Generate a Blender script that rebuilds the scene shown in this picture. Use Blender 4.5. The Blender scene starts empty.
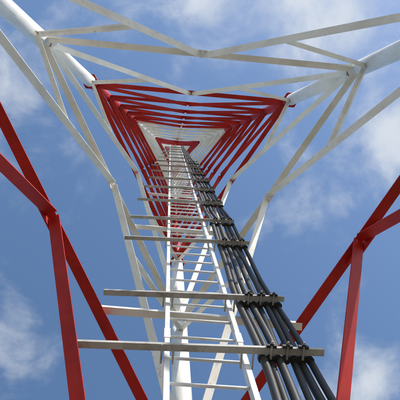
import bpy, bmesh, math, random
from mathutils import Vector, Matrix
random.seed(4)
scene=bpy.context.scene
U=2.4; CZ=1.6
def P(x,y,h): return Vector((x*U,y*U,CZ+h*U))
# ---------------------------------------------------------------- materials
def new_mat(name):
    m=bpy.data.materials.new(name); m.use_nodes=True
    nt=m.node_tree; return m,nt,nt.nodes['Principled BSDF']
def paint(name,base,dirt,rust_amt=.3,rough=.5,scale=1.0,metal=0.0,spec=.5):
    m,nt,b=new_mat(name); N=nt.nodes; L=nt.links
    tc=N.new('ShaderNodeTexCoord')
    mp=N.new('ShaderNodeMapping'); mp.inputs['Scale'].default_value=(scale,scale,scale*.35); L.new(tc.outputs['Object'],mp.inputs['Vector'])
    n1=N.new('ShaderNodeTexNoise'); n1.inputs['Scale'].default_value=3.5; n1.inputs['Detail'].default_value=5; n1.inputs['Roughness'].default_value=.7; L.new(mp.outputs[0],n1.inputs['Vector'])
    r1=N.new('ShaderNodeValToRGB'); r1.color_ramp.elements[0].position=.34; r1.color_ramp.elements[1].position=.58
    r1.color_ramp.elements[0].color=(*dirt,1); r1.color_ramp.elements[1].color=(*base,1); L.new(n1.outputs['Fac'],r1.inputs[0])
    n2=N.new('ShaderNodeTexNoise'); n2.inputs['Scale'].default_value=14; n2.inputs['Detail'].default_value=5; n2.inputs['Roughness'].default_value=.7; L.new(mp.outputs[0],n2.inputs['Vector'])
    r2=N.new('ShaderNodeValToRGB'); r2.color_ramp.elements[0].position=.60; r2.color_ramp.elements[1].position=.70
    r2.color_ramp.elements[0].color=(0,0,0,1); r2.color_ramp.elements[1].color=(rust_amt,)*3+(1,); L.new(n2.outputs['Fac'],r2.inputs[0])
    mx=N.new('ShaderNodeMixRGB'); L.new(r2.outputs[0],mx.inputs[0]); L.new(r1.outputs[0],mx.inputs[1]); mx.inputs[2].default_value=(.14,.07,.04,1)
    L.new(mx.outputs[0],b.inputs['Base Color']); b.inputs['Roughness'].default_value=rough; b.inputs['Metallic'].default_value=metal
    b.inputs['Specular IOR Level'].default_value=spec
    return m
M_W=paint('white_paint',(.86,.84,.80),(.68,.65,.59),.35,.5)
M_R=paint('red_paint',(.50,.020,.014),(.31,.014,.011),.4,.5,spec=.22)
M_G=paint('galvanized_steel',(.46,.45,.42),(.28,.26,.24),.4,.6,2,.1)
M_L=paint('ladder_paint',(.78,.79,.79),(.56,.56,.54),.35,.5,2)
M_K=paint('cable_rubber',(.022,.022,.023),(.04,.04,.04),.08,.55,2,spec=.32)
M_C=paint('concrete',(.36,.35,.32),(.25,.24,.22),.1,.9)
MATS=[M_W,M_R,M_G,M_L,M_K,M_C]; W,R_,G,LD,K,C_=range(6)
# ---------------------------------------------------------------- mesh helpers
class Part:
    def __init__(s): s.bm=bmesh.new()
    def face(s,vs,m,sm=False):
        try: f=s.bm.faces.new(vs); f.material_index=m; f.smooth=sm
        except ValueError: pass
    def prism(s,poly,a,b,s_ax,n_ax,m):
        r0=[s.bm.verts.new(a+s_ax*x+n_ax*y) for x,y in poly]; r1=[s.bm.verts.new(b+s_ax*x+n_ax*y) for x,y in poly]
        k=len(poly)
        for i in range(k): s.face([r0[i],r0[(i+1)%k],r1[(i+1)%k],r1[i]],m)
        s.face(r0[::-1],m); s.face(r1,m)
    def angle(s,a,b,n,w,t,m,flip=False,off=0.0):
        d=(b-a).normalized(); n=(n-d*n.dot(d)).normalized(); sx=d.cross(n)
        if flip: sx=-sx
        h=w/2
        poly=[(-h,0),(h,0),(h,-t),(-h+t,-t),(-h+t,-w),(-h,-w)]
        s.prism(poly,a+n*off,b+n*off,sx,n,m)
    def channel(s,a,b,n,w,dp,t,m):
        d=(b-a).normalized(); n=(n-d*n.dot(d)).normalized(); sx=d.cross(n); h=w/2
        poly=[(-h,0),(h,0),(h,-dp),(h-t,-dp),(h-t,-t),(-h+t,-t),(-h+t,-dp),(-h,-dp)]
        s.prism(poly,a,b,sx,n,m)
    def box(s,a,b,n,w,dp,m):
        d=(b-a).normalized(); n=(n-d*n.dot(d)).normalized(); sx=d.cross(n); h=w/2;k=dp/2
        s.prism([(-h,-k),(h,-k),(h,k),(-h,k)],a,b,sx,n,m)
    def tube(s,pts,rad,m,seg=12,caps=True,smooth=True):
        prev=None
        ref=Vector((1,0,0))
        for i,p in enumerate(pts):
            d=(pts[min(i+1,len(pts)-1)]-pts[max(i-1,0)]).normalized()
            rr=ref if abs(d.dot(ref))<.9 else Vector((0,1,0))
            x=(rr-d*rr.dot(d)).normalized(); y=d.cross(x); r=rad[i] if isinstance(rad,(list,tuple)) else rad
            ring=[s.bm.verts.new(p+(x*math.cos(2*math.pi*k/seg)+y*math.sin(2*math.pi*k/seg))*r) for k in range(seg)]
            if prev:
                for k in range(seg): s.face([prev[k],prev[(k+1)%seg],ring[(k+1)%seg],ring[k]],m,smooth and seg>7)
            elif caps: s.face(ring[::-1],m)
            prev=ring
        if caps: s.face(prev,m)
    def bolt(s,p,n,m,r=.014,l=.026):
        s.tube([p,p+n.normalized()*l],r,m,6)
    def plate(s,pts,n,t,m):
        r0=[s.bm.verts.new(p-n*t/2) for p in pts]; r1=[s.bm.verts.new(p+n*t/2) for p in pts]; k=len(pts)
        for i in range(k): s.face([r0[i],r0[(i+1)%k],r1[(i+1)%k],r1[i]],m)
        s.face(r0[::-1],m); s.face(r1,m)
    def obj(s,name,parent):
        bmesh.ops.recalc_face_normals(s.bm,faces=s.bm.faces[:])
        me=bpy.data.meshes.new(name); s.bm.to_mesh(me); s.bm.free()
        for mm in MATS: me.materials.append(mm)
        o=bpy.data.objects.new(name,me); scene.collection.objects.link(o); o.parent=parent; return o
def empty(n):
    e=bpy.data.objects.new(n,None); scene.collection.objects.link(e); return e
# ---------------------------------------------------------------- tower
tower=empty('lattice_tower')
HB=9.2
def RR(h):
    if h<=HB: return 1-.0845*(h-1.616)
    return RR(HB)-.030*(h-HB)
s3=math.sqrt(3)/2
DIR=[Vector((-s3,-.5,0)),Vector((s3,-.5,0)),Vector((0,1,0))]   # rear left, rear right, front
def node(i,h): r=RR(h); return P(DIR[i].x*r,DIR[i].y*r,h)
levels=[-.62,.33,1.616,2.874,4.121,4.70,5.22,5.70,6.15,6.57,7.0,7.42,7.85,8.3,8.75,9.2,9.65,10.1,10.6,11.1,11.6,12.1,12.6,13.1,13.6,14.1,14.6,15.1]
def legcol(h):
    if h<1.5: return R_
    if h<4.0: return W
    if h<6.5: return R_
    if h<8.7: return W
    if h<10.5: return R_
    if h<12.5: return W
    return R_
def legr(h): return .093 if h<4.1 else max(.045,.080-.009*(h-4.1))
legs=Part()
for i in range(3):
    for a,b in zip(levels[:-1],levels[1:]):
        if abs(a-2.874)<.01:
            legs.tube([node(i,a),node(i,4.06)],legr(a),W,24); legs.tube([node(i,4.06),node(i,b)],legr(a),R_,24)
        else: legs.tube([node(i,a),node(i,b)],legr(a+.01),legcol(a+.01),24)
    for fl in (1.616-.62,4.06,6.57,9.2,11.1):
        c=node(i,fl); d=(node(i,fl+.2)-node(i,fl)).normalized(); r0=legr(fl-.1)
        m=legcol(fl+.1)
        legs.tube([c-d*.030,c-d*.002],r0*1.42,m,6); legs.tube([c+d*.002,c+d*.030],r0*1.42,m,6)
        x=Vector((1,0,0)); x=(x-d*x.dot(d)).normalized(); y=d.cross(x)
        for k in range(6):
            q=c+(x*math.cos(k*math.pi/3)+y*math.sin(k*math.pi/3))*r0*1.24
            legs.tube([q-d*.06,q+d*.06],.013,m,6)
    b0=node(i,-.62); legs.tube([b0-Vector((0,0,.03)),b0+Vector((0,0,.01))],.3,R_,4)
legs.obj('legs',tower)
hor=Part(); dia=Part(); red=Part(); gus=Part()
for f,(i,j) in enumerate(((0,1),(1,2),(2,0))):
    for k,(a,b) in enumerate(zip(levels[:-1],levels[1:])):
        if k==0: continue
        A0,B0,A1,B1=node(i,a),node(j,a),node(i,b),node(j,b)
        n=(B0-A0).cross(A1-A0).normalized()
        cen=(A0+B0)/2
        if n.dot(Vector((cen.x,cen.y,0)))<0: n=-n
        big=b<4.2
        w=.070 if big else (.060 if b<6.7 else .050 if b<9.3 else .042); t=.009
        colh=R_ if (b<1.7 or 4.1<b<6.3 or 8.7<b<10.5) else W
        if b>12.2: colh=R_
        cold=legcol((a+b)/2)
        ux=(B1-A1).normalized()
        rl=.11 if big else .08
        hor.angle(A1+ux*rl,B1-ux*rl,n,w*(1.05 if big else 1),t,colh,flip=True,off=.022)
        mid=(A1+B1)/2
        dn=((A0+B0)/2-mid).normalized()
        gh=.20 if big else .12
        gus.plate([mid-ux*gh-dn*.035,mid+ux*gh-dn*.035,mid+ux*gh*.75+dn*gh*.75,mid-ux*gh*.75+dn*gh*.75],n,.010,colh)
        if big:
            for q in (-.8,-.55,.55,.8): gus.bolt(mid+ux*gh*q-n*.006,-n,colh)
        for S,E in ((mid,A0),(mid,B0)):
            d=(E-S).normalized()
            s0=S+d*(.07 if big else .05)+dn*.02; e0=E-d*(rl+.05)
            dia.angle(s0,e0,n,w*(1.1 if b<1.7 else 1),t,cold,flip=(E is B0),off=-.007)
            if big:
                for q in (.04,.09,.14): gus.bolt(s0+d*q-n*.016,-n,cold)
                for q in (.04,.09,.14): gus.bolt(e0-d*q-n*.016,-n,cold)
            sgn=ux if E is A0 else -ux
            gl=.27 if big else .13
            upv=(A1-A0).normalized() if E is A0 else (B1-B0).normalized()
            gus.plate([E+sgn*.05-upv*.06,E+sgn*gl-upv*.05,E+sgn*gl*.9+upv*gl*.4,E+sgn*.08+upv*gl],n,.010,R_ if a<1.7 else cold)
            if big and a>.5:
                topn=(A1 if E is A0 else B1); leg0=(A0 if E is A0 else B0)
                lp=topn.lerp(leg0,.10); dp=S.lerp(E,.36)
                dd=(dp-lp).normalized()
                red.angle(lp+dd*.10,dp,n,.05,.007,cold,off=-.02)
                gus.plate([dp-d*.09,dp+d*.09,dp+d*.08-dd*.10,dp-d*.08-dd*.10],n,.008,cold)
hor.obj('horizontal_members',tower); dia.obj('diagonal_bracing',tower); red.obj('secondary_bracing',tower); gus.obj('gusset_plates',tower)
top=Part(); ht=levels[-1]
for i in range(3):
    top.angle(node(i,ht),node((i+1)%3,ht),Vector((0,0,1)),.06,.01,W)
top.tube([P(0,0,ht-.3),P(0,0,ht+1.2)],.03,W,10)
top.obj('mast_head',tower)
fd=Part()
for i in range(3):
    b=node(i,-.62); c=Vector((b.x,b.y,0))
    fd.prism([(-.55,-.55),(.55,-.55),(.55,.55),(-.55,.55)],Vector((c.x,c.y,-.3)),Vector((c.x,c.y,b.z-.035)),Vector((1,0,0)),Vector((0,1,0)),C_)
fd.obj('concrete_footings',tower)
# ---------------------------------------------------------------- ladder (parallel to the front leg)
KL=.067
def ly(h): return .475-KL*(h-1.616)
xl,xr=-.093,.080
ladder=empty('ladder'); la=Part()
H0,H1=-.55,11.0
for x in (xl,xr):
    la.box(P(x,ly(H0),H0),P(x,ly(H1),H1),Vector((0,1,0)),.028,.055,LD)
    for hj in (.15,1.35,2.6,3.8,5.0,6.2,7.4,8.6):
        la.box(P(x,ly(hj),hj),P(x,ly(hj+.06),hj+.06),Vector((0,1,0)),.036,.061,LD)
la.obj('rails',ladder)
ru=Part(); h=H0+.06; k=0
while h<H1:
    ru.tube([P(xl,ly(h),h)+Vector((.013,0,0)),P(xr,ly(h),h)-Vector((.013,0,0))],.0095,LD,10); h+=.125
ru.obj('rungs',ladder)
# ---------------------------------------------------------------- cable rack
rack=empty('cable_rack'); rk=Part(); cl=Part()
bars=[.62,1.235,1.61,2.35,2.84,3.45,4.1,4.7,5.3,5.9,6.5,7.1,7.7,8.3,8.9,9.5]
cabx=[.113+.0175*i for i in range(7)]
YAW=-.035
for bi,h in enumerate(bars):
    xc=-.020; hw=.267 if bi<2 else .252 if h<5 else .252*max(.6,1-(h-5)*.1)
    if h>2.5: xc=-.030
    tl=random.uniform(-.003,.003)
    a=P(xc-hw,ly(h)-.035-YAW*hw,h-tl); b=P(xc+hw,ly(h)-.035+YAW*hw,h+tl)
    rk.channel(a,b,Vector((0,0,-1)),.036,.03,.004,G)
    for x in (xl,xr):
        q=P(x,ly(h)-.018,h)
        for sx_ in (-.03,.03): rk.tube([q+Vector((sx_,-.05,0)),q+Vector((sx_,.05,0))],.006,G,6)
    if h<6.6:
        for ci,x in enumerate(cabx):
            q=P(x,ly(h)-.035+YAW*(x-xc),h)
            if ci in (1,3,5):
                cl.box(q+Vector((-.026,-.026,.0)),q+Vector((.026,-.026,.0)),Vector((0,1,0)),.028,.014,K)
                cl.tube([q+Vector((0,.04,-.012)),q+Vector((0,-.056,-.012))],.006,G,6)
                cl.tube([q+Vector((0,-.034,-.012)),q+Vector((0,-.044,-.012))],.011,K,6)
            cl.tube([q+Vector((0,.045,-.010)),q+Vector((0,.045,.03))],.0225,K,12)
rk.obj('support_bars',rack); cl.obj('cable_clamps',rack)
sp=Part()
for lv in (1.616,2.874,4.121,5.22,6.57,7.85):
    y=ly(lv)+.028; r=RR(lv); hw=(r-y)/math.sqrt(3)
    a=P(-hw,y,lv+.01); b=P(hw,y,lv-.02)
    sp.channel(a,b,Vector((0,0,-1)),.05 if lv<4 else .04,.04,.006,W)
sp.obj('carrier_beams',rack)
# ---------------------------------------------------------------- cables
cab=empty('feeder_cables')
for ci,x in enumerate(cabx):
    p=Part(); pts=[]; h=-.5
    ph=random.uniform(0,6)
    while h<10.5:
        fan=max(0,1.15-h)*.02*(ci-4)/3
        am=1.0 if h<6 else .5
        xx=x+fan+am*(.0045*math.sin(h*3.4+ph)+.0025*math.sin(h*8+ph*2))
        yy=ly(h)-.018+.003*math.cos(h*4+ph)+.008*(ci%2)
        pts.append(P(xx-.045*max(0,(h-4))/5*(ci+1)/5,yy,h)); h+=.06
    p.tube(pts,[.0215,.018,.0215,.0195,.0175,.0215,.0185][ci],K,14); p.obj('cable',cab)
# ---------------------------------------------------------------- ground
gm,nt,b=new_mat('dry_grass_ground'); N=nt.nodes; L=nt.links
tc=N.new('ShaderNodeTexCoord'); n1=N.new('ShaderNodeTexNoise'); n1.inputs['Scale'].default_value=.8; n1.inputs['Detail'].default_value=6; L.new(tc.outputs['Object'],n1.inputs['Vector'])
r=N.new('ShaderNodeValToRGB'); r.color_ramp.elements[0].position=.35; r.color_ramp.elements[0].color=(.09,.10,.05,1); r.color_ramp.elements[1].position=.6; r.color_ramp.elements[1].color=(.25,.22,.17,1)
L.new(n1.outputs['Fac'],r.inputs[0]); L.new(r.outputs[0],b.inputs['Base Color']); b.inputs['Roughness'].default_value=.95
bpy.ops.mesh.primitive_grid_add(x_subdivisions=60,y_subdivisions=60,size=3000); g=bpy.context.object; g.name='ground'; g.data.materials.append(gm)
# ---------------------------------------------------------------- sun + sky
sd=Vector((.42,-.66,.62)).normalized(); el=math.asin(sd.z); az=math.atan2(sd.x,sd.y)
sl=bpy.data.lights.new('sun','SUN'); sl.energy=5; sl.angle=math.radians(.5); sl.color=(1,.95,.87)
so=bpy.data.objects.new('sun',sl); scene.collection.objects.link(so); so.rotation_euler=(-sd).to_track_quat('-Z','Y').to_euler(); so.location=(0,0,60)
w=bpy.data.worlds.new('World'); scene.world=w; w.use_nodes=True; nt=w.node_tree; N=nt.nodes; L=nt.links
try: w.cycles.sampling_method='MANUAL'; w.cycles.sample_map_resolution=256
except Exception: pass
bg=N['Background']; bg.inputs['Strength'].default_value=.15
sk=N.new('ShaderNodeTexSky'); sk.sky_type='NISHITA'; sk.sun_disc=False; sk.sun_elevation=el; sk.sun_rotation=az; sk.air_density=1.1; sk.dust_density=.7; sk.ozone_density=1.5
hs=N.new('ShaderNodeHueSaturation'); hs.inputs['Saturation'].default_value=1.10; hs.inputs['Value'].default_value=1.28; L.new(sk.outputs[0],hs.inputs['Color'])
tc=N.new('ShaderNodeTexCoord'); sx=N.new('ShaderNodeSeparateXYZ'); L.new(tc.outputs['Generated'],sx.inputs[0])
def mth(op,a,b=None,c=None):
    n=N.new('ShaderNodeMath'); n.operation=op
    for k,v in enumerate((a,b,c)):
        if v is None: continue
        if isinstance(v,(int,float)): n.inputs[k].default_value=v
        else: L.new(v,n.inputs[k])
    return n.outputs[0]
zc=mth('MAXIMUM',sx.outputs['Z'],.06); cx=mth('DIVIDE',sx.outputs['X'],zc); cy=mth('DIVIDE',sx.outputs['Y'],zc)
cb=N.new('ShaderNodeCombineXYZ'); L.new(cx,cb.inputs[0]); L.new(cy,cb.inputs[1])
nz=N.new('ShaderNodeTexNoise'); nz.inputs['Scale'].default_value=7.0; nz.inputs['Detail'].default_value=9; nz.inputs['Roughness'].default_value=.60; nz.inputs['Distortion'].default_value=.25; L.new(cb.outputs[0],nz.inputs['Vector'])
blobs=[(.03,-.27,.11,.36),(.24,-.26,.11,.44),(-.25,-.10,.12,.34),(.37,-.05,.09,.38),(.22,.10,.07,.22),(-.27,.33,.09,.34),(.37,.38,.09,.42),(.30,.07,.05,.18),(-.10,-.24,.06,.15)]
tot=None
for bx,by,br,ba in blobs:
    vd=N.new('ShaderNodeVectorMath'); vd.operation='DISTANCE'; L.new(cb.outputs[0],vd.inputs[0]); vd.inputs[1].default_value=(bx,by,0)
    v=mth('DIVIDE',vd.outputs['Value'],br); v=mth('POWER',v,2); v=mth('MULTIPLY',v,-1); v=mth('EXPONENT',v); v=mth('MULTIPLY',v,ba)
    tot=v if tot is None else mth('ADD',tot,v)
cl_=mth('ADD',nz.outputs['Fac'],tot)
mr=N.new('ShaderNodeMapRange'); mr.interpolation_type='SMOOTHSTEP'; L.new(cl_,mr.inputs[0]); mr.inputs[1].default_value=.58; mr.inputs[2].default_value=1.04; mr.inputs[3].default_value=.0; mr.inputs[4].default_value=.85
mx=N.new('ShaderNodeMixRGB'); L.new(mr.outputs[0],mx.inputs[0]); L.new(hs.outputs[0],mx.inputs[1]); mx.inputs[2].default_value=(5.1,5.4,5.7,1)
L.new(mx.outputs[0],bg.inputs['Color'])
# ---------------------------------------------------------------- camera
p,rl,yw=map(math.radians,(84.67,-36.42,41.2))
f=Vector((math.cos(p)*math.sin(yw),math.cos(p)*math.cos(yw),math.sin(p)))
rt=Vector((math.cos(yw),-math.sin(yw),0)); up=Vector((-math.sin(p)*math.sin(yw),-math.sin(p)*math.cos(yw),math.cos(p)))
r2=rt*math.cos(rl)+up*math.sin(rl); u2=-rt*math.sin(rl)+up*math.cos(rl)
cd=bpy.data.cameras.new('camera'); co=bpy.data.objects.new('camera',cd); scene.collection.objects.link(co)
M=Matrix((r2,u2,-f)).transposed().to_4x4(); M.translation=P(-.127,.059,0); co.matrix_world=M
cd.sensor_width=36; cd.lens=5.876*.25*36; cd.clip_end=5000; scene.camera=co
scene.view_settings.view_transform='Standard'; scene.view_settings.look='None'; scene.view_settings.exposure=0
